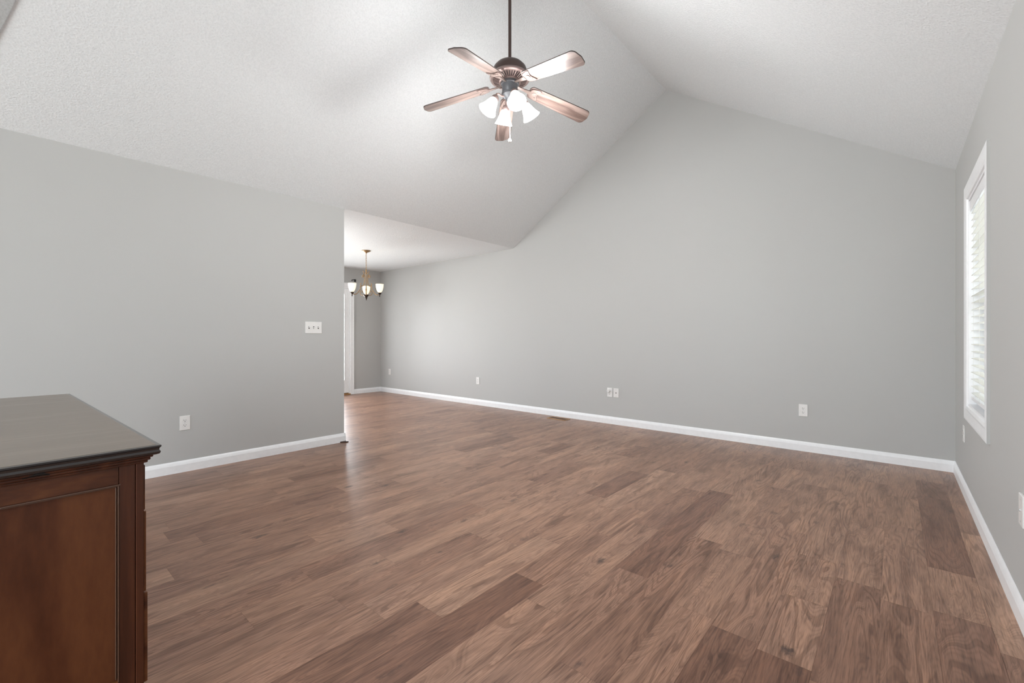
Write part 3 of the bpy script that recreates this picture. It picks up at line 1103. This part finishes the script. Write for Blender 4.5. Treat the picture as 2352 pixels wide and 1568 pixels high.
MB().lathe([(0.0, 0.0), (0.068, 0.0), (0.067, -0.008), (0.050, -0.013), (0.044, -0.022), (0.020, -0.030), (0.010, -0.042), (0.0, -0.044)], 36).build('canopy', M['brass'], ch, smooth=True)
m = MB()
zc_ = -0.040
n = 0
while zc_ > zz(2.135):                         # chain of oval links
    pts = []
    hl, hw = 0.017, 0.008
    for k in range(13):
        a = 2 * math.pi * k / 12
        p = Vector((hw * math.cos(a), 0, hl * math.sin(a)))
        if n % 2:
            p = Vector((0, p.x, p.z))
        pts.append(p + Vector((0, 0, zc_ - hl)))
    m.tube(pts, 0.0024, 6)
    zc_ -= 0.027
    n += 1
m.build('chain', M['brass'], ch, smooth=True)
MB().lathe([(0.0, zz(2.150)), (0.010, zz(2.145)), (0.015, zz(2.130)), (0.008, zz(2.110)), (0.013, zz(2.09)), (0.006, zz(2.07)), (0.006, zz(1.86)),
            (0.012, zz(1.84)), (0.008, zz(1.80)), (0.010, zz(1.765))], 28).build('centre_column', M['brass'], ch, smooth=True)
MB().lathe([(0.0, zz(1.766)), (0.040, zz(1.757)), (0.044, zz(1.748)), (0.030, zz(1.735)), (0.018, zz(1.715)), (0.020, zz(1.705)), (0.009, zz(1.692)),
            (0.010, zz(1.682)), (0.0, zz(1.666))], 28).build('finial', M['rust'], ch, smooth=True)


def catmull(P, n=7):
    P = [Vector(p) for p in P]
    out = []
    for i in range(len(P) - 1):
        p0, p1, p2, p3 = P[max(i - 1, 0)], P[i], P[i + 1], P[min(i + 2, len(P) - 1)]
        for k in range(n):
            t = k / n
            out.append(0.5 * ((2 * p1) + (p2 - p0) * t + (2 * p0 - 5 * p1 + 4 * p2 - p3) * t * t + (3 * p1 - p0 - 3 * p2 + p3) * t ** 3))
    out.append(P[-1])
    return out


for i in range(3):
    rot = Matrix.Rotation(YAW + R(90 + 17.5) + R(120 * i), 4, 'Z')
    # tall upper scroll
    up = [(0.060, 0, zz(2.055)), (0.068, 0, zz(2.035)), (0.055, 0, zz(2.020)), (0.042, 0, zz(2.035)), (0.046, 0, zz(2.065)), (0.036, 0, zz(2.062)),
          (0.027, 0, zz(2.03)), (0.028, 0, zz(1.97)), (0.038, 0, zz(1.915)), (0.062, 0, zz(1.885)), (0.085, 0, zz(1.890)), (0.094, 0, zz(1.915)), (0.080, 0, zz(1.930))]
    MB().tube(catmull(up), 0.0062, 8, rot).build('upper_scroll', M['brass'], ch, smooth=True)
    leafp = [(0.012, 0, zz(2.10)), (0.030, 0, zz(2.085)), (0.045, 0, zz(2.100)), (0.050, 0, zz(2.118))]
    MB().tube(catmull(leafp), 0.005, 8, rot, rads=None).build('leaf', M['brass'], ch, smooth=True)
    arm = [(0.078, 0, zz(1.895)), (0.100, 0, zz(1.868)), (0.092, 0, zz(1.845)), (0.110, 0, zz(1.825)), (0.140, 0, zz(1.785)), (0.170, 0, zz(1.757)),
           (0.205, 0, zz(1.750)), (0.232, 0, zz(1.762)), (0.243, 0, zz(1.778))]
    arm = [(0.078 + (x - 0.078) * 0.92, y, z) for x, y, z in arm]
    a_ = MB().tube(catmull(arm), 0.0066, 8, rot).build('arm', M['brass'], ch, smooth=True)
    low = [(0.040, 0, zz(1.752)), (0.075, 0, zz(1.752)), (0.100, 0, zz(1.775)), (0.098, 0, zz(1.810)), (0.075, 0, zz(1.822)), (0.062, 0, zz(1.800)), (0.074, 0, zz(1.787))]
    rot2 = rot @ Matrix.Rotation(R(60), 4, 'Z')
    MB().tube(catmull(low), 0.0056, 8, rot2).build('lower_scroll', M['brass'], ch, smooth=True)
    cm = rot @ Matrix.Translation((0.230, 0, 0))
    MB().lathe([(0.0, zz(1.718)), (0.006, zz(1.722)), (0.008, zz(1.735)), (0.006, zz(1.745)), (0.016, zz(1.757)), (0.026, zz(1.770)), (0.028, zz(1.782)), (0.018, zz(1.784)), (0.0, zz(1.784))], 24, cm).build('cup', M['rust'], a_, smooth=True)
    gp = [(0.016, zz(1.784)), (0.030, zz(1.796)), (0.044, zz(1.822)), (0.053, zz(1.855)), (0.058, zz(1.890)), (0.060, zz(1.915)),
          (0.057, zz(1.915)), (0.055, zz(1.89)), (0.050, zz(1.856)), (0.041, zz(1.824)), (0.028, zz(1.799)), (0.012, zz(1.788))]
    MB().lathe(gp, 32, cm).build('glass_cup', M['warm'], ch, smooth=True, angle=70)
    l = bpy.data.lights.new('chandelier_light', 'POINT')
    l.energy, l.shadow_soft_size, l.color = 0.25, 0.03, (1.0, 0.92, 0.80)
    o = bpy.data.objects.new('chandelier_light', l)
    C.objects.link(o)
    o.location = Vector((CX, CY, HC)) + (cm @ Vector((0, 0, zz(1.935))))

# ------------------------------------------------------------------ outside
m = MB().box(-40, 40, -40, 40, -0.35, -0.30)
struct(m.build('ground', M['pale_ground']))
nw = MB().box(XR - 2.0, XR + 6.0, 10.0, 10.25, -0.3, 1.30)
tag(nw.build('garden_wall', M['siding']), 'pale grey garden wall seen faintly through the blind of the right window', 'wall')
